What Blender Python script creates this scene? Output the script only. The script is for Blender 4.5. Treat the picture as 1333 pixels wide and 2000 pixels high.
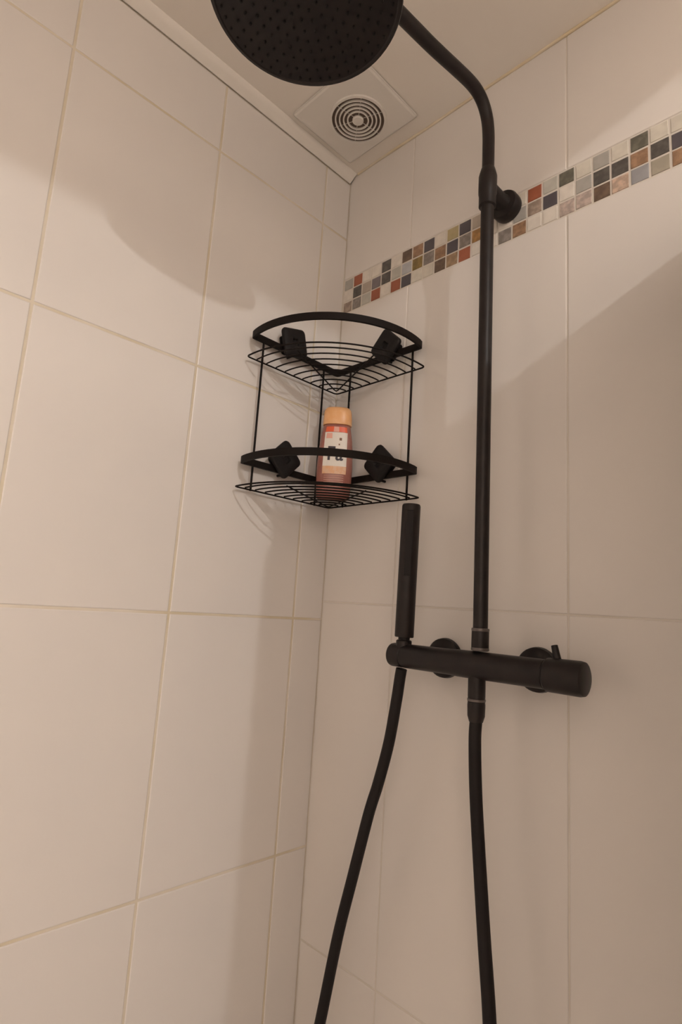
import bpy, bmesh, math, random
from mathutils import Vector, Matrix

for o in list(bpy.data.objects):
    bpy.data.objects.remove(o, do_unlink=True)
S = bpy.context.scene
COL = S.collection

# ------------------------------------------------------------------ camera
cam_d = bpy.data.cameras.new('camera')
cam = bpy.data.objects.new('camera', cam_d)
COL.objects.link(cam)
cam_d.sensor_fit = 'VERTICAL'
cam_d.sensor_width = 24.0
cam_d.sensor_height = 36.0
cam_d.lens = 1114.7 / 2000.0 * 36.0
cam_d.clip_start = 0.01
_r = Vector((0.70797487, 0.70342159, 0.0630052))
_u = Vector((0.07307996, -0.16170116, 0.9841301))
_f = Vector((-0.70244637, 0.69213496, 0.16588638))
_m = Matrix.Identity(4)
for i in range(3):
    _m[i][0], _m[i][1], _m[i][2] = _r[i], _u[i], -_f[i]
_m[0][3], _m[1][3], _m[2][3] = 0.78627, -0.74114, 1.49997
cam.matrix_world = _m
S.camera = cam

# ------------------------------------------------------------------ world, exposure
world = bpy.data.worlds.new('world')
S.world = world
world.use_nodes = True
world.node_tree.nodes['Background'].inputs[0].default_value = (0.9, 0.8, 0.7, 1)
world.node_tree.nodes['Background'].inputs[1].default_value = 0.05
S.view_settings.view_transform = 'Standard'
S.view_settings.look = 'None'
S.view_settings.gamma = 1.0
S.view_settings.use_curve_mapping = False
S.view_settings.exposure = -0.80

LAMP = Vector((1.90, -0.80, 2.66))          # hanging lamp with three small bulbs, one above the other
LAMP_BULBS = ((2.595, 39.0), (2.40, 0.6), (2.20, 0.8))
LAMP_COLOR = (1.0, 0.98, 0.97)
FILL = Vector((1.12, -0.45, 2.53))          # added fill light, aimed away from the shower so only its bounce arrives
FILL_POWER = 50.0
FILL_COLOR = (1.0, 0.87, 0.82)

random.seed(4)
PI = math.pi

# ------------------------------------------------------------------ materials
def mat(name, col, rough=0.5, metal=0.0, noise=None, bump=None, spec=0.5, trans=0.0, coat=0.0):
    m = bpy.data.materials.new(name)
    m.use_nodes = True
    nt = m.node_tree
    b = nt.nodes['Principled BSDF']
    b.inputs['Base Color'].default_value = (*col, 1)
    b.inputs['Roughness'].default_value = rough
    b.inputs['Metallic'].default_value = metal
    b.inputs['Specular IOR Level'].default_value = spec
    b.inputs['Transmission Weight'].default_value = trans
    b.inputs['Coat Weight'].default_value = coat
    tc = nt.nodes.new('ShaderNodeTexCoord')
    geo = nt.nodes.new('ShaderNodeNewGeometry')
    if noise:                       # (scale, second colour, low, high)
        sc, c2, lo, hi = noise
        n = nt.nodes.new('ShaderNodeTexNoise')
        n.inputs['Scale'].default_value = sc
        n.inputs['Detail'].default_value = 4
        nt.links.new(geo.outputs['Position'], n.inputs['Vector'])
        r = nt.nodes.new('ShaderNodeValToRGB')
        r.color_ramp.elements[0].position = lo
        r.color_ramp.elements[1].position = hi
        r.color_ramp.elements[0].color = (*col, 1)
        r.color_ramp.elements[1].color = (*c2, 1)
        nt.links.new(n.outputs['Fac'], r.inputs['Fac'])
        nt.links.new(r.outputs['Color'], b.inputs['Base Color'])
    if bump:                        # (scale, strength, distance)
        n2 = nt.nodes.new('ShaderNodeTexNoise')
        n2.inputs['Scale'].default_value = bump[0]
        n2.inputs['Detail'].default_value = 2
        nt.links.new(geo.outputs['Position'], n2.inputs['Vector'])
        bp = nt.nodes.new('ShaderNodeBump')
        bp.inputs['Strength'].default_value = bump[1]
        bp.inputs['Distance'].default_value = bump[2]
        nt.links.new(n2.outputs['Fac'], bp.inputs['Height'])
        nt.links.new(bp.outputs['Normal'], b.inputs['Normal'])
    return m

M = {}
M['tile'] = mat('glazed_tile', (0.78, 0.745, 0.715), 0.25, noise=(5.0, (0.81, 0.77, 0.73), .35, .7), bump=(14, .06, .004))
M['tile_r'] = mat('glazed_tile_smooth', (0.77, 0.73, 0.69), 0.24, noise=(4.0, (0.80, 0.755, 0.705), .35, .7), bump=(10, .06, .004))
M['grout'] = mat('beige_grout', (0.68, 0.60, 0.45), 0.85, noise=(9.0, (0.76, 0.70, 0.61), .35, .65))
M['grout_r'] = mat('cream_grout', (0.69, 0.64, 0.56), 0.85, noise=(7.0, (0.76, 0.71, 0.65), .4, .6))
M['ceiling'] = mat('ceiling_paint', (0.89, 0.83, 0.75), 0.55, noise=(6.0, (0.91, 0.86, 0.79), .35, .7))
M['plain'] = mat('plain_wall', (0.85, 0.79, 0.72), 0.7)
M['floor'] = mat('floor_tile', (0.66, 0.60, 0.54), 0.4, noise=(8.0, (0.70, 0.64, 0.58), .4, .6))
M['white_pvc'] = mat('white_pvc', (0.86, 0.82, 0.76), 0.4)
M['seal'] = mat('yellowed_silicone', (0.72, 0.60, 0.40), 0.5, noise=(14.0, (0.78, 0.70, 0.56), .35, .65))
M['vent_dark'] = mat('vent_gap_shade', (0.15, 0.11, 0.085), 0.9)  # shade of the deep vent gaps put into the colour
M['black'] = mat('matte_black', (0.011, 0.008, 0.008), 0.42, noise=(60.0, (0.015, 0.011, 0.010), .4, .6), spec=.3)
M['black_rough'] = mat('black_rubber', (0.009, 0.007, 0.007), 0.6, spec=.25)
M['black_wire'] = mat('black_coated_wire', (0.009, 0.006, 0.005), 0.6, spec=.15)
M['smoke_ring'] = mat('worn_steel_ring', (0.13, 0.11, 0.10), 0.35, metal=0.3)
M['cap'] = mat('orange_plastic', (0.84, 0.44, 0.19), 0.35, noise=(90.0, (0.86, 0.48, 0.23), .4, .6))
M['gel'] = mat('pink_brown_bottle', (0.36, 0.15, 0.115), 0.22, noise=(40.0, (0.31, 0.115, 0.09), .4, .6))
M['lab_white'] = mat('label_white', (0.82, 0.76, 0.68), 0.4)
M['lab_red'] = mat('label_red', (0.80, 0.13, 0.05), 0.4)
M['lab_pink'] = mat('label_pink', (0.80, 0.42, 0.33), 0.4)
M['lab_peach'] = mat('label_peach', (0.78, 0.42, 0.22), 0.4, noise=(120.0, (0.80, 0.52, 0.34), .4, .6))
M['lab_text'] = mat('label_ink', (0.03, 0.02, 0.03), 0.5)
M['lab_line'] = mat('label_print', (0.66, 0.36, 0.27), 0.5)
M['lab_dot'] = mat('label_flower', (0.22, 0.11, 0.06), 0.5)
M['screen'] = mat('screen_panel', (0.62, 0.57, 0.50), 0.5)
M['lamp_metal'] = mat('lamp_metal', (0.55, 0.52, 0.5), 0.3, metal=1.0)

# ------------------------------------------------------------------ helpers
def link(name, me, m, parent=None):
    o = bpy.data.objects.new(name, me)
    COL.objects.link(o)
    if m is not None and me is not None:
        if not me.materials:
            me.materials.append(m)
    if parent is not None:
        o.parent = parent
    return o

def mesh(name, verts, faces, smooth=False):
    me = bpy.data.meshes.new(name)
    me.from_pydata([tuple(v) for v in verts], [], faces)
    bm = bmesh.new(); bm.from_mesh(me)
    bmesh.ops.recalc_face_normals(bm, faces=bm.faces)
    bm.to_mesh(me); bm.free()
    if smooth:
        for p in me.polygons:
            p.use_smooth = True
    me.update()
    return me

def box_me(name, a, b, bev=0.0):
    bm = bmesh.new()
    bmesh.ops.create_cube(bm, size=1.0)
    for v in bm.verts:
        v.co = Vector(((a[i] + b[i]) / 2 + v.co[i] * (b[i] - a[i]) for i in range(3)))
    if bev:
        bmesh.ops.bevel(bm, geom=bm.edges[:], offset=bev, segments=2, affect='EDGES', profile=.6)
    me = bpy.data.meshes.new(name); bm.to_mesh(me); bm.free()
    return me

def auto(me, ang=40):
    """smooth shading with sharp edges above an angle"""
    bm = bmesh.new(); bm.from_mesh(me)
    for f in bm.faces: f.smooth = True
    for e in bm.edges:
        if len(e.link_faces) == 2 and e.calc_face_angle(0) > math.radians(ang):
            e.smooth = False
    bm.to_mesh(me); bm.free()
    return me

def lathe(name, prof, n=40, axis='Z', origin=(0, 0, 0)):
    """prof: list of (radius, height); closed at both ends when the radius is 0 there"""
    V, F = [], []
    rings = []
    for r, h in prof:
        if r < 1e-7:
            rings.append([len(V)]); V.append((0, 0, h))
        else:
            s = len(V)
            for i in range(n):
                a = 2 * PI * i / n
                V.append((r * math.cos(a), r * math.sin(a), h))
            rings.append(list(range(s, s + n)))
    for A, B in zip(rings, rings[1:]):
        for i in range(n):
            j = (i + 1) % n
            if len(A) == 1 and len(B) == 1: continue
            if len(A) == 1: F.append((A[0], B[i], B[j]))
            elif len(B) == 1: F.append((A[i], A[j], B[0]))
            else: F.append((A[i], A[j], B[j], B[i]))
    if axis == 'X': V = [(h, x, y) for x, y, h in V]
    elif axis == 'Y': V = [(y, h, x) for x, y, h in V]
    V = [Vector(v) + Vector(origin) for v in V]
    return auto(mesh(name, V, F), 35)

def smooth_path(pts, per=8, closed=False):
    """Catmull-Rom through points"""
    P = [Vector(p) for p in pts]
    n = len(P); out = []
    for i in range(n if closed else n - 1):
        if closed:
            p0, p1, p2, p3 = P[(i - 1) % n], P[i], P[(i + 1) % n], P[(i + 2) % n]
        else:
            p0, p1, p2, p3 = P[max(i - 1, 0)], P[i], P[i + 1], P[min(i + 2, n - 1)]
        for k in range(per):
            t = k / per
            out.append(0.5 * ((2 * p1) + (p2 - p0) * t + (2 * p0 - 5 * p1 + 4 * p2 - p3) * t * t + (-p0 + 3 * p1 - 3 * p2 + p3) * t ** 3))
    if not closed: out.append(P[-1])
    return out

def tube_data(path, r, n=10, closed=False, radii=None):
    P = [Vector(p) for p in path]; N = len(P)
    V, F = [], []
    T = []
    for i in range(N):
        if closed: d = P[(i + 1) % N] - P[i - 1]
        else: d = P[min(i + 1, N - 1)] - P[max(i - 1, 0)]
        T.append(d.normalized())
    nrm = T[0].orthogonal().normalized()
    for i in range(N):
        if i:
            q = T[i - 1].rotation_difference(T[i]); nrm = q @ nrm
        nrm = (nrm - T[i] * nrm.dot(T[i])).normalized()
        bn = T[i].cross(nrm)
        rr = radii[i] if radii else r
        for k in range(n):
            a = 2 * PI * k / n
            V.append(P[i] + (nrm * math.cos(a) + bn * math.sin(a)) * rr)
    for i in range(N if closed else N - 1):
        j = (i + 1) % N
        off = 0
        if closed and j == 0:      # best ring alignment at the seam
            off = min(range(n), key=lambda o_: sum((V[i * n + k] - V[(k + o_) % n]).length for k in range(n)))
        for k in range(n):
            F.append((i * n + k, i * n + (k + 1) % n, j * n + (k + 1 + off) % n, j * n + (k + off) % n))
    if not closed:
        F.append(tuple(range(n - 1, -1, -1)))
        F.append(tuple((N - 1) * n + k for k in range(n)))
    return V, F

def tube(name, path, r, m, parent=None, n=10, closed=False, radii=None):
    V, F = tube_data(path, r, n, closed, radii)
    me = auto(mesh(name, V, F), 50)
    return link(name, me, m, parent)

def join_data(parts):
    V, F = [], []
    for v, f in parts:
        s = len(V); V += list(v); F += [tuple(i + s for i in q) for q in f]
    return V, F

def empty(name, loc=(0, 0, 0)):
    o = bpy.data.objects.new(name, None)
    o.empty_display_size = 0.05
    o.location = loc
    COL.objects.link(o)
    return o

def tag(o, label, cat, group=None):
    o['label'] = label; o['category'] = cat
    if group: o['group'] = group
    return o

def struct(o, label=None, cat=None):
    o['kind'] = 'structure'
    if label: o['label'] = label
    if cat: o['category'] = cat
    return o

def offset_children(root):
    """meshes were written in world coordinates: move them into the root's frame"""
    for c in root.children:
        c.location = Vector(c.location) - root.location

# ------------------------------------------------------------------ the room
H = 2.40            # lowered ceiling above the shower
HX = 1.06           # where the lowered ceiling ends
HM = 2.66           # ceiling of the rest of the bathroom
X1, Y1 = 2.55, -1.75
G = 0.0011          # tile face stands this far in front of the grout

wall_left = struct(link('wall_left', box_me('wall_left', (-0.12, Y1 - .1, 0), (-G, 0.12, HM)), M['grout']),
                   'cream white tiled wall with beige yellow grout left of the corner', 'wall')
wall_right = struct(link('wall_right', box_me('wall_right', (-G, G, 0), (X1 + .1, 0.12, HM)), M['grout_r']),
                    'cream tiled wall with a small mosaic band behind the shower pole', 'wall')
struct(link('wall_back', box_me('wall_back', (-G, Y1 - .12, 0), (X1 + .1, Y1, HM)), M['plain']),
       'plain cream wall behind the viewer outside the picture', 'wall')
struct(link('wall_far', box_me('wall_far', (X1, Y1, 0), (X1 + .12, G, HM)), M['plain']),
       'plain cream wall on the far bathroom side outside the picture', 'wall')
struct(link('floor', box_me('floor', (-.12, Y1 - .12, -.1), (X1 + .12, .12, 0)), M['floor']),
       'beige bathroom floor below the picture', 'floor')
ceiling = struct(link('ceiling', box_me('ceiling', (-G, Y1, H), (HX, G, HM)), M['ceiling']),
                 'lowered cream ceiling above the shower corner', 'ceiling')
struct(link('ceiling_bathroom', box_me('ceiling_bathroom', (-.12, Y1 - .12, HM), (X1 + .12, .12, HM + .1)), M['ceiling']),
       'higher cream bathroom ceiling outside the picture', 'ceiling')

# cove strip between left wall and ceiling, sealant along the right wall
V = []
prof = [(0, H), (0, H - .0135), (.0025, H - .0150), (.0120, H - .0090), (.0200, H - .0022), (.0205, H)]
for yy in (-.004, Y1 + .01):
    V += [(x, yy, z) for x, z in prof]
n = len(prof)
F = [tuple(range(n)), tuple(range(2 * n - 1, n - 1, -1))] + [(i, (i + 1) % n, n + (i + 1) % n, n + i) for i in range(n)]
struct(link('trim_1', auto(mesh('trim_1', V, F), 50), M['white_pvc']),
       'narrow white cove strip where left tiled wall meets ceiling', 'trim')
sp = [(x, -.0012 + .0004 * math.sin(x * 37), H - .0012 + .0005 * math.sin(x * 23)) for x in [0.022 + i * .03 for i in range(34)]]
struct(tube('trim_2', sp, .0028, M['seal'], n=8),
       'thin yellowish sealant line where right wall meets ceiling', 'trim')

struct(link('trim_3', box_me('trim_3', (HX - .03, Y1 + .001, 2.349), (HX, -.0015, H)), M['white_pvc']),  # unseen lip added to cut lamp light off the upper walls
       'added white strip outside the picture that shades the upper walls', 'trim')

# tiles ------------------------------------------------------------
def slab_me(name, w, h, t, bev, axis):
    """tile with softened front edge; lies in the wall plane, front at 0, back at -t"""
    L = [(0, -t), (0, -bev), (bev * .35, -bev * .3), (bev, 0)]
    V, F = [], []
    for ins, d in L:
        for sx, sy in ((-1, -1), (1, -1), (1, 1), (-1, 1)):
            a, b = sx * (w / 2 - ins), sy * (h / 2 - ins)
            V.append((d, a, b) if axis == 'x' else (a, -d, b))
    for k in range(len(L) - 1):
        for i in range(4):
            j = (i + 1) % 4
            F.append((4 * k + i, 4 * k + j, 4 * k + 4 + j, 4 * k + 4 + i))
    F.append((len(V) - 4, len(V) - 3, len(V) - 2, len(V) - 1))
    return mesh(name, V, F)

cache = {}
def tile(parent, axis, a0, a1, z0, z1, joint, m, t=G, bev=.0014, name='tile', tilt=0.0):
    w, h = a1 - a0 - joint, z1 - z0 - joint
    if w < .004 or h < .004: return
    key = (axis, round(w, 4), round(h, 4), m.name, name)
    if key not in cache:
        me = slab_me(name, w, h, t, bev, axis); me.materials.append(m); cache[key] = me
    o = link(name, cache[key], None, parent)
    c, z = (a0 + a1) / 2, (z0 + z1) / 2
    o.location = (0, c, z) if axis == 'x' else (c, 0, z)
    return o

# left wall: upright tiles 24.3 x 39 cm
ys = [.0016, -.0682, -.3106, -.5541, -.797, -1.04, -1.283, -1.526, Y1]
zs = [0.0, .3073, .6972, 1.0872, 1.4771, 1.8670, 2.2562, H]
for i in range(len(ys) - 1):
    for k in range(len(zs) - 1):
        z1 = zs[k + 1] if zs[k + 1] < H else H - .0135
        tile(wall_left, 'x', ys[i + 1], ys[i], zs[k], z1, .0036, M['tile'])

# right wall: larger tiles below and above the mosaic band
BT, BP, BX = 2.1629, .025, .0023
BB = BT - 3 * BP
xs = [0.0003, .171, .4652, .757, 1.049, 1.341, 1.633, 1.925, 2.217, X1]
zr = [0.0, .372, .941, 1.5101, BB]
for i in range(len(xs) - 1):
    for k in range(len(zr) - 1):
        tile(wall_right, 'y', xs[i], xs[i + 1], zr[k], zr[k + 1], .0019, M['tile_r'])
    tile(wall_right, 'y', xs[i], xs[i + 1], BT, H if xs[i + 1] < HX else HM, .0019, M['tile_r'])

# mosaic: small glass and stone squares, three rows
MC = {
 'W': (.72, .67, .60), 'w': (.64, .60, .52), 'g': (.40, .385, .35), 'l': (.49, .475, .42), 'n': (.30, .235, .19),
 'R': (.33, .105, .055), 'D': (.085, .078, .07), 'G': (.215, .19, .17), 't': (.44, .38, .315), 'P': (.19, .165, .175),
 'B': (.27, .165, .10), 'b': (.44, .45, .47), 'O': (.21, .145, .05), 'N': (.095, .085, .095), 'k': (.43, .36, .20),
 'M': (.125, .085, .06), 'T': (.29, .20, .125), 'o': (.34, .19, .07), 'm': (.41, .34, .30), 'V': (.12, .115, .09),
 'S': (.33, .33, .34), 'A': (.38, .345, .275), 'p': (.45, .335, .26),
}
MC2 = {'n', 'M', 'O', 'B', 'T', 'm', 'p', 'V', 'D', 'G', 'o'}
MM = {}
for k_, c in MC.items():
    c2 = tuple(min(1, x * (1.5 if k_ in MC2 else 1.12)) for x in c)
    MM[k_] = mat('mosaic_' + {'W': 'cream', 'w': 'pale', 'g': 'grey', 'l': 'light_grey', 'n': 'taupe', 'R': 'rust', 'D': 'dark_grey', 'G': 'brown_grey',
        't': 'sand', 'P': 'purple_grey', 'B': 'brown', 'b': 'pale_blue', 'O': 'olive', 'N': 'navy_grey', 'k': 'khaki', 'M': 'dark_brown', 'T': 'tan',
        'o': 'ochre', 'm': 'mauve', 'V': 'dark_green_grey', 'S': 'blue_grey', 'A': 'grey_olive', 'p': 'pink_tan'}[k_], c, .28, noise=(110.0 if k_ in MC2 else 60., c2, .42, .62))
cols = ['gWn', 'RDG', 'WtlW'[:3], 'WPR', 'DDW', 'WlR', 'MbN', 'BOw', 'NGw', 'WBM', 'kNT', 'NGR', 'toW', 'DWW', 'WWG', 'wgB',
        'RnW', 'lNW', 'VWm', 'wgm', 'gDM', 'wDp', 'VBS', 'wDA', 'wNB', 'gWt', 'RDw', 'WGn', 'DwR', 'WPg', 'BkW', 'WND', 'gRw', 'WMT', 'NWG', 'tBW', 'wDR', 'OWg', 'WGN', 'Rwt']
k = 0
while BX + k * BP < X1 - .03:
    c = cols[k % len(cols)] if k < len(cols) else cols[(k * 7) % len(cols)]
    if k < 60:
        for r in range(3):
            o = tile(wall_right, 'y', BX + k * BP, BX + (k + 1) * BP, BT - (r + 1) * BP, BT - r * BP, .0030, MM[c[r]], t=G, bev=.0008, name='mosaic_tile')
            o.location.z += random.uniform(-.0004, .0004); o.location.x += random.uniform(-.0004, .0004)
    k += 1

# ------------------------------------------------------------------ ceiling vent
vx, vy = .1185, -.104
vent = empty('ceiling_vent', (vx, vy, H))
tag(vent, 'round white exhaust vent with concentric rings on the ceiling', 'vent')
pm = box_me('plate', (-.0865, -.086, -.006), (.0855, .068, 0), .0045)
link('plate', pm, M['white_pvc'], vent)
def ring_me(name, r0, r1, z0, z1, n=48):
    return lathe(name, [(r0, z1), (r0, z0), (r1, z0), (r1, z1), (r0, z1)], n)
link('gap_shade', lathe('gap_shade', [(0, -.0066), (.0505, -.0066), (.0505, -.006), (0, -.006)], 48), M['vent_dark'], vent)  # thin dark disc, painted stand-in for the shade between the rings
for r0, r1, dz in ((.0485, .0528, .0035), (.0405, .0430, .003), (.0330, .0355, .003), (.0255, .0280, .003), (.0180, .0205, .003)):
    link('ring', ring_me('ring', r0, r1, -.0066 - dz, -.0062), M['white_pvc'], vent)
link('hub', lathe('hub', [(0, -.0066), (.0105, -.0066), (.0105, -.0095), (.0090, -.0108), (0, -.0112)], 32), M['white_pvc'], vent)
for q in range(3):
    a = math.radians(20 + 60 * q)
    d = Vector((math.cos(a), math.sin(a), 0))
    link('spoke', mesh('spoke', *tube_data([d * -.049 + Vector((0, 0, -.0069)), d * .049 + Vector((0, 0, -.0069))], .0005, 6)), M['white_pvc'], vent)

# ------------------------------------------------------------------ shower set
PX, PY = .3715, -.0645
PXB = .3760                         # the pole leans a little
ZM = 1.4375                         # mixer axis
def pole_x(z): return PXB + (PX - PXB) * (z - ZM) / (2.15 - ZM)

pole = empty('shower_pole', (PX, PY, ZM))
tag(pole, 'tall black shower riser pole with curved arm to the rain head', 'shower pole')
tube('riser', [(pole_x(z), PY, z) for z in (1.4560, 1.6, 1.8, 2.0, 2.12)], .0097, M['black'], pole, 24)
armpts = [(PX, PY, 2.120), (PX, PY, 2.17), (PX, -.0647, 2.205), (PX, -.0655, 2.232), (PX, -.070, 2.256), (PX, -.081, 2.274), (PX, -.098, 2.2835),
          (PX, -.120, 2.2845), (PX, -.155, 2.2785), (PX, -.215, 2.2665), (PX, -.2785, 2.2570), (PX, -.35, 2.2465), (PX, -.398, 2.239),
          (PX, -.422, 2.231), (PX, -.4315, 2.218), (PX, -.4345, 2.205), (PX, -.4346, 2.1945)]
tube('arm', smooth_path(armpts, 5), .0092, M['black'], pole, 20)
link('sleeve', lathe('sleeve', [(.0097, 2.108), (.0128, 2.110), (.0130, 2.128), (.0138, 2.132), (.0138, 2.160), (.0122, 2.167), (.0104, 2.1735), (.009, 2.174)], 28, origin=(PX, PY, 0)), M['black'], pole)
br = link('wall_bracket', lathe('wall_bracket', [(.0, -.0005), (.0225, -.0005), (.0232, -.004), (.0232, -.016), (.0215, -.0195), (.0135, -.0215), (.0115, -.026), (.0115, -.058), (0, -.058)], 32, axis='Y', origin=(PX, 0, 2.1425)), M['black'], pole)
for zc in (1.4835, 1.4585):
    link('collar', lathe('collar', [(.0098, zc - .0022), (.0116, zc - .0018), (.0119, zc), (.0116, zc + .0018), (.0098, zc + .0022)], 28, origin=(pole_x(zc), PY, 0)), M['smoke_ring'], pole)
link('coupling', lathe('coupling', [(.0108, 1.4590), (.0114, 1.4610), (.0114, 1.4815), (.0108, 1.4830)], 28, origin=(pole_x(1.47), PY, 0)), M['black'], pole)
offset_children(pole)

# rain head
hc = Vector((PX, -.4346, 2.137))
head = empty('rain_shower_head', hc)
tag(head, 'large round black rain shower head hanging from the arm', 'shower head')
R = .1045
link('disc', lathe('disc', [(0, .0012), (R - .006, .0012), (R - .0045, 0), (R - .001, .001), (R, .003), (R, .0065), (R - .003, .0085), (.035, .0125), (.022, .018), (.020, .024), (0, .024)], 72), M['black'], head)
link('swivel_joint', lathe('swivel_joint', [(0, .022), (.010, .022), (.0155, .027), (.017, .032), (.0155, .038), (.0115, .042), (.0125, .043), (.0125, .055), (.010, .056), (0, .056)], 28), M['black'], head)
parts = []
for ring in range(1, 9):
    for q in range(ring * 6):
        a = 2 * PI * q / (ring * 6)
        cx, cy = ring * .0117 * math.cos(a), ring * .0117 * math.sin(a)
        v = []
        for rr, z in ((.0016, .0014), (.0012, -.0012)):
            v += [(cx + rr * math.cos(b * PI / 3), cy + rr * math.sin(b * PI / 3), z) for b in range(6)]
        f = [(i, (i + 1) % 6, 6 + (i + 1) % 6, 6 + i) for i in range(6)] + [(6, 7, 8, 9, 10, 11)]
        parts.append((v, f))
nz = link('spray_nozzles', mesh('spray_nozzles', *join_data(parts)), M['black_rough'], head)
nz['kind'] = 'stuff'

# thermostatic mixer bar
mix = empty('mixer_bar', (.37, PY, ZM))
tag(mix, 'black cylindrical thermostatic mixer bar mounted on the tiled wall', 'shower mixer')
yM = PY - .0005
link('body', lathe('body', [(0, .2515), (.0165, .2515), (.0172, .2530), (.0172, .330), (.0178, .345), (.0180, .37), (.0178, .395), (.0176, .4655), (.0165, .467), (0, .467)], 40, axis='X', origin=(0, yM, ZM)), M['black'], mix)
link('end_cap', lathe('end_cap', [(0, .2275), (.0135, .2275), (.0163, .2292), (.0170, .2320), (.0170, .2500), (.0160, .2512), (0, .2512)], 40, axis='X', origin=(0, yM, ZM)), M['black'], mix)
hd = lathe('temperature_handle', [(0, .4675), (.0182, .4675), (.0196, .4690), (.0199, .4720), (.0202, .5080), (.0192, .5125), (.0165, .5138), (0, .5142)], 44, axis='X', origin=(0, yM, ZM))
handle = link('temperature_handle', hd, M['black'], mix)
lv = tube('stop_button', [(.4795, yM + .004, ZM + .0165), (.4765, yM + .005, ZM + .0255), (.4740, yM + .006, ZM + .0345)], .0042, M['black'], mix, 12, radii=[.0045, .0044, .0040])
for ex in (.2800, .4270):
    e = link('wall_rosette', lathe('wall_rosette', [(0, -.0005), (.0285, -.0005), (.0295, -.003), (.0285, -.010), (.0240, -.0145), (.0150, -.0165), (0, -.0165)], 36, axis='Y', origin=(ex, 0, ZM - .001)), M['black'], mix)
    link('inlet', lathe('inlet', [(.0, -.016), (.0125, -.016), (.0125, -.044), (.0145, -.0445), (.0145, -.052), (0, -.052)], 24, axis='Y', origin=(ex, 0, ZM)), M['black'], mix)
ox = .3725
link('outlet', lathe('outlet', [(0, 1.3955), (.0110, 1.3955), (.0113, 1.398), (.0113, 1.424), (0, 1.424)], 28, origin=(ox, yM, 0)), M['black'], mix)
link('outlet_ring', lathe('outlet_ring', [(0, 1.3920), (.0118, 1.3922), (.0120, 1.3938), (.0118, 1.3953), (0, 1.3955)], 28, origin=(ox, yM, 0)), M['smoke_ring'], mix)
# cradle the hand shower stands in
hx, hy = .2492, -.0655
link('hand_shower_holder', lathe('hand_shower_holder', [(.0, 1.4490), (.0115, 1.4490), (.0115, 1.4585), (.0100, 1.4600), (0, 1.4600)], 24, origin=(hx, hy, 0)), M['black'], mix)
offset_children(mix)

# hand shower
hs = empty('hand_shower', (hx, hy, 1.4605))
tag(hs, 'slim black stick hand shower standing on the left end of mixer bar', 'hand shower')
st = lathe('handle', [(0, .0035), (.0135, .0035), (.0141, .0050), (.0141, .1985), (.0130, .2015), (0, .2020)], 32)
o = link('handle', st, M['black'], hs)
link('neck', lathe('neck', [(0, 0), (.0085, 0), (.0085, .0035), (0, .0035)], 24), M['black_rough'], hs)
# spray face: long inset strip on the front
v = []
for d, w, z0, z1 in ((.0128, .0050, .092, .192), (.0147, .0046, .094, .190)):
    v += [(-w, -d, z0), (w, -d, z0), (w, -d, z1), (-w, -d, z1)]
f = [(0, 1, 2, 3), (4, 5, 6, 7), (0, 1, 5, 4), (1, 2, 6, 5), (2, 3, 7, 6), (3, 0, 4, 7)]
fo = link('spray_face', mesh('spray_face', v, f), M['black_rough'], hs)
fo.rotation_euler.z = math.radians(34)
hs.rotation_euler = (0, math.radians(.9), 0)

# hose: leaves the mixer outlet, loops below the picture and comes up to the hand shower
hose = empty('shower_hose', (.26, -.07, .34))
tag(hose, 'long black flexible shower hose hanging from the mixer in two strands', 'hose')
hp = [(ox, yM, 1.368), (.3722, -.066, 1.3415), (.3753, -.066, 1.2807), (.3823, -.066, 1.2057), (.3907, -.066, 1.1238), (.4002, -.066, 1.0366), (.4095, -.069, .92), (.416, -.073, .78),
      (.411, -.077, .62), (.385, -.080, .48), (.330, -.082, .385), (.262, -.082, .345), (.190, -.081, .37), (.130, -.079, .455), (.098, -.076, .58), (.094, -.073, .71), (.108, -.069, .82),
      (.125, -.066, .9012), (.1507, -.066, 1.0263), (.1744, -.066, 1.117), (.1985, -.066, 1.2072), (.2137, -.066, 1.253), (.2303, -.066, 1.3131), (.2405, -.066, 1.3717), (.2452, -.066, 1.405), (.2475, -.066, 1.4185)]
tube('flexible_pipe', smooth_path(hp, 8), .0082, M['black_rough'], hose, 14)
link('hose_nut', lathe('hose_nut', [(0, 1.3915), (.0112, 1.3915), (.0116, 1.388), (.0112, 1.374), (.0088, 1.3665), (0, 1.3665)], 28, origin=(ox, yM, 0)), M['black'], hose)
offset_children(hose)

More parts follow.
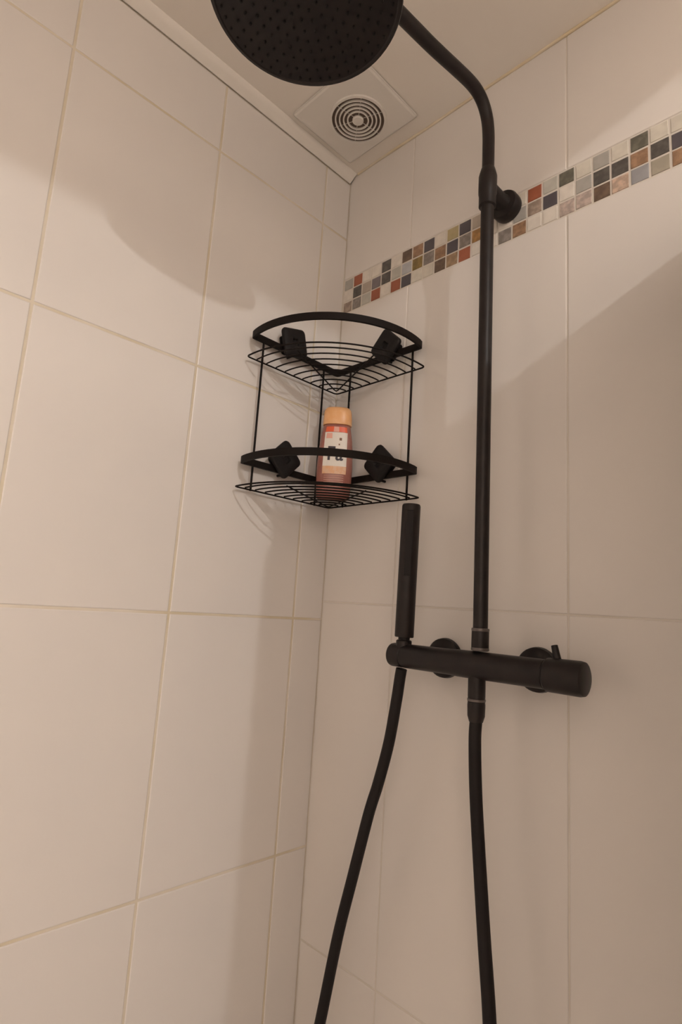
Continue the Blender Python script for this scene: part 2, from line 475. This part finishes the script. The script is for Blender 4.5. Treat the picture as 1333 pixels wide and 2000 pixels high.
# ------------------------------------------------------------------ corner caddy
caddy = empty('corner_caddy', (.0, -.0, 1.684))
tag(caddy, 'black wire corner caddy with two shelves hanging in the tiled corner', 'shower caddy')
def outline(a, t, mid, rc=.006, na=28, shift=0.0):
    """closed quarter outline: apex (a,-a), tips (a,-t) and (t,-a), bulged front through (mid,-mid)"""
    # circle centre (c,-c) through the tip and the middle
    c = ((t * t + a * a) - 2 * mid * mid) / (2 * (t + a) - 4 * mid)
    Rr = math.sqrt(2) * (mid - c)
    tip = math.atan2(-(t - c), a - c)           # left tip angle
    tip2 = math.atan2(-(a - c), t - c)
    pts = []
    pts += [(a, -a - rc), (a + rc * .3, -a - rc * .3), (a + rc, -a)]
    for i in range(1, 9): pts.append((a + rc + (t - rc * 1.2 - a - rc) * i / 8, -a))
    arc = []
    for i in range(na + 1):
        an = tip2 + (tip - tip2) * i / na
        arc.append((c + Rr * math.cos(an), -c + Rr * math.sin(an)))
    # round the tips a little by pulling the first arc sample in
    pts.append((t - rc * .35, -a - rc * .12)); pts.append((t + .0002, -a - rc * .55))
    pts += arc[1:-1]
    pts.append((a + rc * .55, -t - .0002)); pts.append((a + rc * .12, -t + rc * .35))
    for i in range(8): pts.append((a, -(t - rc * 1.2) + (t - rc * 1.2 - a - rc) * i / 8))
    return pts

def bar_ring(name, pts, z0, z1, th, m, parent):
    """flat bar bent along a closed outline; the outline is the outer face"""
    N = len(pts)
    P = [Vector((x, y)) for x, y in pts]
    V, F = [], []
    for i in range(N):
        d1 = (P[i] - P[i - 1]).normalized(); d2 = (P[(i + 1) % N] - P[i]).normalized()
        t_ = (d1 + d2).normalized()
        nn = Vector((-t_.y, t_.x))
        k_ = 1 / max(.55, (1 + d1.dot(d2)) / 2) ** .5
        inn = P[i] + nn * th * k_
        V += [(P[i].x, P[i].y, z0), (P[i].x, P[i].y, z1), (inn.x, inn.y, z1), (inn.x, inn.y, z0)]
    for i in range(N):
        j = (i + 1) % N
        for q in range(4):
            r_ = (q + 1) % 4
            F.append((4 * i + q, 4 * i + r_, 4 * j + r_, 4 * j + q))
    return link(name, auto(mesh(name, V, F), 40), m, parent)

# signed area tells on which side the inside lies
ro = outline(.0105, .2195, .1745)
area = sum(ro[i - 1][0] * ro[i][1] - ro[i][0] * ro[i - 1][1] for i in range(len(ro)))
if area < 0: ro = ro[::-1]
ZU, ZL = 1.9525, 1.7310
rim_u = bar_ring('rim', ro, ZU - .0058, ZU + .0058, .0045, M['black_wire'], caddy)
rim_l = bar_ring('rim', ro, ZL - .0058, ZL + .0058, .0045, M['black_wire'], caddy)

def front_arc(a, t, mid, s, n=22):
    """front curve scaled towards the apex"""
    c = ((t * t + a * a) - 2 * mid * mid) / (2 * (t + a) - 4 * mid)
    Rr = math.sqrt(2) * (mid - c)
    t1 = math.atan2(-(t - c), a - c); t2 = math.atan2(-(a - c), t - c)
    out = []
    for i in range(n + 1):
        an = t1 + (t2 - t1) * i / n
        x, y = c + Rr * math.cos(an), -c + Rr * math.sin(an)
        out.append((a + (x - a) * s, -a + (y + a) * s))
    return out

wr = .0013
for zs_ in (1.9125, 1.6855):
    sh = empty('shelf', (0, 0, zs_)); sh.parent = caddy
    A, T, MID = .0090, .2235, .1660
    so = outline(A, T, MID, .008)
    tube('frame_wire', smooth_path([(x, y, 0) for x, y in so], 2, True), wr * 1.1, M['black_wire'], sh, 8, closed=True)
    for q in range(1, 10):
        s = 1 - q * .098
        pts = front_arc(A, T, MID, s)
        tube('shelf_wire', [(x, y, wr * 1.6) for x, y in pts], wr, M['black_wire'], sh, 6)
    tube('support_wire', [(.098, -.186, -wr * 1.2), (.0262, -.032, -wr * 1.2), (.0240, -.0240, -wr * 1.2), (.032, -.0262, -wr * 1.2), (.186, -.098, -wr * 1.2)], wr, M['black_wire'], sh, 8)
    sh.location = (0, 0, zs_ - 1.684)
for (x, y) in ((.0125, -.1940), (.0125, -.0490), (.0490, -.0125), (.1990, -.0125)):
    tube('upright', [(x, y, ZU - .004), (x, y, ZL), (x, y, 1.6830)], .0019, M['black_wire'], caddy, 8)
for c in caddy.children:
    if c.type == 'MESH': c.location = Vector(c.location) - caddy.location

# adhesive hooks carrying the caddy
def rsq(side, rc, n=5):
    out = []
    h_ = side / 2 - rc
    for q, (sx, sy) in enumerate(((1, 1), (-1, 1), (-1, -1), (1, -1))):
        for i in range(n):
            a = q * PI / 2 + PI / 2 * i / (n - 1)
            out.append((sx * h_ + rc * math.cos(a), sy * h_ + rc * math.sin(a)))
    return out
def hook_front():
    """pillowed square with a dished centre, facing +X, seated at x = .0185"""
    V, F = [], []
    rings = [(1.0, .0185), (1.02, .0215), (.98, .0245), (.86, .0268), (.50, .0272), (.34, .0262), (.26, .0225), (.10, .0222)]
    base = rsq(.052, .008)
    n = len(base)
    for k_, (s, x) in enumerate(rings):
        for (a, b) in base:
            if k_ >= 4:                        # inner rings become round
                rad = .026 * s; l = math.hypot(a, b); a2, b2 = a / l * rad, b / l * rad
            else: a2, b2 = a * s, b * s
            V.append((x, a2, b2))
    for k_ in range(len(rings) - 1):
        for i in range(n):
            j = (i + 1) % n
            F.append((k_ * n + i, k_ * n + j, (k_ + 1) * n + j, (k_ + 1) * n + i))
    F.append(tuple(range(n))); F.append(tuple((len(rings) - 1) * n + i for i in range(n)))
    return auto(mesh('hook_face', V, F), 45)
def hook_base():
    V, F = [], []
    base = rsq(.034, .006); n = len(base)
    for s, x in ((1.0, .0004), (1.0, .0026), (.94, .0034)):
        V += [(x, a * s, b * s) for a, b in base]
    for k_ in range(2):
        for i in range(n):
            j = (i + 1) % n
            F.append((k_ * n + i, k_ * n + j, (k_ + 1) * n + j, (k_ + 1) * n + i))
    F.append(tuple(range(n))); F.append(tuple(2 * n + i for i in range(n)))
    return auto(mesh('adhesive_pad', V, F), 45)
hf, hb = hook_front(), hook_base()
hf.materials.append(M['black_rough']); hb.materials.append(M['black_rough'])
peg = lathe('peg', [(0, .0034), (.0022, .0034), (.0022, .0200), (0, .0200)], 16, axis='X'); peg.materials.append(M['black_rough'])
hooks = [
    ('x', -.1330, 1.9680, 14, 'black square adhesive hook on left wall at the upper caddy rim, barely turned'),
    ('y', .1435, 1.9685, 47, 'black diamond adhesive hook on right wall at the upper caddy rim'),
    ('x', -.1330, 1.7500, 45, 'black diamond adhesive hook on left wall at the lower caddy rim'),
    ('y', .1425, 1.7515, 46, 'black diamond adhesive hook on right wall at the lower caddy rim'),
]
for ax, c, z, rot, lab in hooks:
    root = empty('adhesive_hook', (0, c, z) if ax == 'x' else (c, 0, z))
    tag(root, lab, 'hook', 'adhesive hooks holding the corner caddy')
    rz = 0 if ax == 'x' else -PI / 2
    for nm, me in (('adhesive_pad', hb), ('hook_face', hf)):
        p = link(nm, me, None, root)
        p.matrix_local = Matrix.Rotation(rz, 4, 'Z') @ Matrix.Rotation(math.radians(rot), 4, 'X')
    p = link('peg', peg, None, root)
    zb = (ZU if z > 1.85 else ZL) - .0082 - z          # carries the rim bar
    p.matrix_local = Matrix.Rotation(rz, 4, 'Z') @ Matrix.Translation((0, 0, zb))

# ------------------------------------------------------------------ shower gel bottle on the lower shelf
bot = empty('shower_gel_bottle', (.0620, -.0510, 1.6893))
tag(bot, 'pinkish shower gel bottle with orange cap on the lower caddy shelf', 'bottle')
bot.rotation_euler = (0, 0, math.radians(44))          # front (-Y) turned to the room
PROF = [(0.000, .0255, .0150), (.0015, .0285, .0170), (.006, .0300, .0182), (.030, .0316, .0192), (.058, .0322, .0195), (.085, .0312, .0190),
        (.108, .0290, .0182), (.124, .0264, .0172), (.132, .0250, .0166), (.1345, .0244, .0162), (.1355, .0232, .0155)]
def prof_at(z, prof=PROF):
    for (z0, a0, b0), (z1, a1, b1) in zip(prof, prof[1:]):
        if z0 <= z <= z1:
            t = (z - z0) / (z1 - z0); return a0 + (a1 - a0) * t, b0 + (b1 - b0) * t
    return prof[-1][1:]
def oval(prof, n=40, p=2.5, caps=True):
    V, F = [], []
    for z, a, b in prof:
        for i in range(n):
            t = 2 * PI * i / n
            cx, sy = math.cos(t), math.sin(t)
            V.append((a * math.copysign(abs(cx) ** (2 / p), cx), b * math.copysign(abs(sy) ** (2 / p), sy), z))
    for k_ in range(len(prof) - 1):
        for i in range(n):
            j = (i + 1) % n
            F.append((k_ * n + i, k_ * n + j, (k_ + 1) * n + j, (k_ + 1) * n + i))
    F.append(tuple(range(n - 1, -1, -1))); F.append(tuple((len(prof) - 1) * n + i for i in range(n)))
    return V, F
body = link('bottle_body', auto(mesh('bottle_body', *oval(PROF)), 50), M['gel'], bot)
CAP = [(.1358, .0235, .0160), (.1362, .0258, .0172), (.1380, .0264, .0176), (.150, .0260, .0172), (.160, .0252, .0165), (.1655, .0240, .0155), (.1690, .0210, .0130), (.1705, .0160, .009)]
link('cap', auto(mesh('cap', *oval(CAP)), 50), M['cap'], bot)
def surf(x, z, off):
    a, b = prof_at(z)
    y = -b * max(0.0, 1 - min(.999, abs(x) / a) ** 2.5) ** (1 / 2.5)
    return (x, y - off, z)
def patch(name, z0, z1, w0, w1, m, parent, off=.0004, nx=12, nz=8, xc=0.0):
    V, F = [], []
    for k_ in range(nz + 1):
        z = z0 + (z1 - z0) * k_ / nz
        w = w0 + (w1 - w0) * k_ / nz
        for i in range(nx + 1):
            V.append(surf(xc + w * (2 * i / nx - 1), z, off))
    for k_ in range(nz):
        for i in range(nx):
            s = k_ * (nx + 1) + i
            F.append((s, s + 1, s + nx + 2, s + nx + 1))
    # give the sticker a thickness towards the bottle
    return link(name, mesh(name, V, F), m, parent)
label = patch('label', .0565, .1200, .0212, .0200, M['lab_white'], bot)
patch('red_band', .1205, .1305, .0196, .0182, M['lab_red'], label)
patch('pink_patch', .1207, .1303, .0050, .0045, M['lab_pink'], label, off=.0007)
patch('pink_corner', .108, .118, .0055, .0050, M['lab_pink'], label, off=.0006, xc=-.012)
patch('peach_band', .0430, .0570, .0210, .0212, M['lab_peach'], label, off=.0006)
for zz in (.0395, .0355, .0315, .0275, .0235):
    patch('small_print', zz, zz + .0010, .0175, .0175, M['lab_line'], label, off=.0005, nz=1)
patch('flower', .1045, .1095, .0022, .0022, M['lab_dot'], label, off=.0007, nx=6, nz=4, xc=.0085)
patch('flower_stem', .0955, .0985, .0012, .0012, M['lab_dot'], label, off=.0007, nx=4, nz=2, xc=.0065)
cu = bpy.data.curves.new('lettering', 'FONT')
cu.body = 'Fa'; cu.size = .036; cu.align_x = 'CENTER'; cu.offset = .0006; cu.resolution_u = 6
tmp = bpy.data.objects.new('lettering_tmp', cu); COL.objects.link(tmp)
bpy.context.view_layer.update()
tm = bpy.data.meshes.new_from_object(tmp)
bpy.data.objects.remove(tmp, do_unlink=True)
for v in tm.vertices:
    v.co = surf(v.co.x * .92, 0.0680 + v.co.y, .0010)
tm.name = 'lettering'; tm.materials.clear()
link('lettering', tm, M['lab_text'], label)

# ------------------------------------------------------------------ things beside the picture that shape the light
scr = empty('shower_screen', (.75, -.17, 0))
tag(scr, 'shower side screen outside the picture right of the mixer', 'shower screen')
link('panel', box_me('panel', (-.004, -.231, .02), (.004, .168, 1.985)), M['screen'], scr)
link('top_rail', box_me('top_rail', (-.010, -.223, 1.985), (.010, .168, 2.03), .002), M['lamp_metal'], scr)
link('foot_rail', box_me('foot_rail', (-.010, -.223, 0), (.010, .168, .02), .002), M['lamp_metal'], scr)

lamp = empty('ceiling_lamp', LAMP)
tag(lamp, 'hanging bathroom lamp with three bulbs outside the picture', 'lamp')
link('ceiling_plate', lathe('ceiling_plate', [(0, 0), (.06, 0), (.06, -.010), (.012, -.016), (0, -.016)], 32), M['lamp_metal'], lamp)
link('stem', lathe('stem', [(0, -.016), (.005, -.016), (.005, -.48), (0, -.48)], 12, origin=(.045, 0, 0)), M['lamp_metal'], lamp)
for bz, pw in LAMP_BULBS:
    tube('bulb_arm', [(.045, 0, bz - LAMP.z), (.024, 0, bz - LAMP.z)], .004, M['lamp_metal'], lamp, 8)
    ld = bpy.data.lights.new('bulb', 'POINT')
    ld.energy = pw; ld.color = LAMP_COLOR; ld.shadow_soft_size = .014
    lo = bpy.data.objects.new('bulb', ld); COL.objects.link(lo); lo.parent = lamp
    lo.location = (0, 0, bz - LAMP.z)

fill = empty('fill_light', (HX + .10, FILL.y, FILL.z))  # added lamp, raises the ambient light by bounce off the unseen walls
fill.rotation_euler = (0, 0, math.radians(-78))
tag(fill, 'added round fill light above the shower entrance outside the picture', 'lamp')
tube('arm', [(-.0185, -.0970, 0), (-.005, -.04, 0), (0, 0, 0), (.034, 0, 0)], .006, M['lamp_metal'], fill, 10)
link('housing', lathe('housing', [(0, .030), (.10, .034), (.115, .045), (.115, .062), (.111, .062), (.108, .046), (0, .040)], 40, axis='X'), M['lamp_metal'], fill)
ad = bpy.data.lights.new('fill_disc', 'AREA')
ad.shape = 'DISK'; ad.size = .21; ad.energy = FILL_POWER; ad.color = FILL_COLOR
ao = bpy.data.objects.new('fill_disc', ad); COL.objects.link(ao); ao.parent = fill
ao.location = (.055, 0, 0); ao.rotation_euler = (0, -PI / 2, 0)
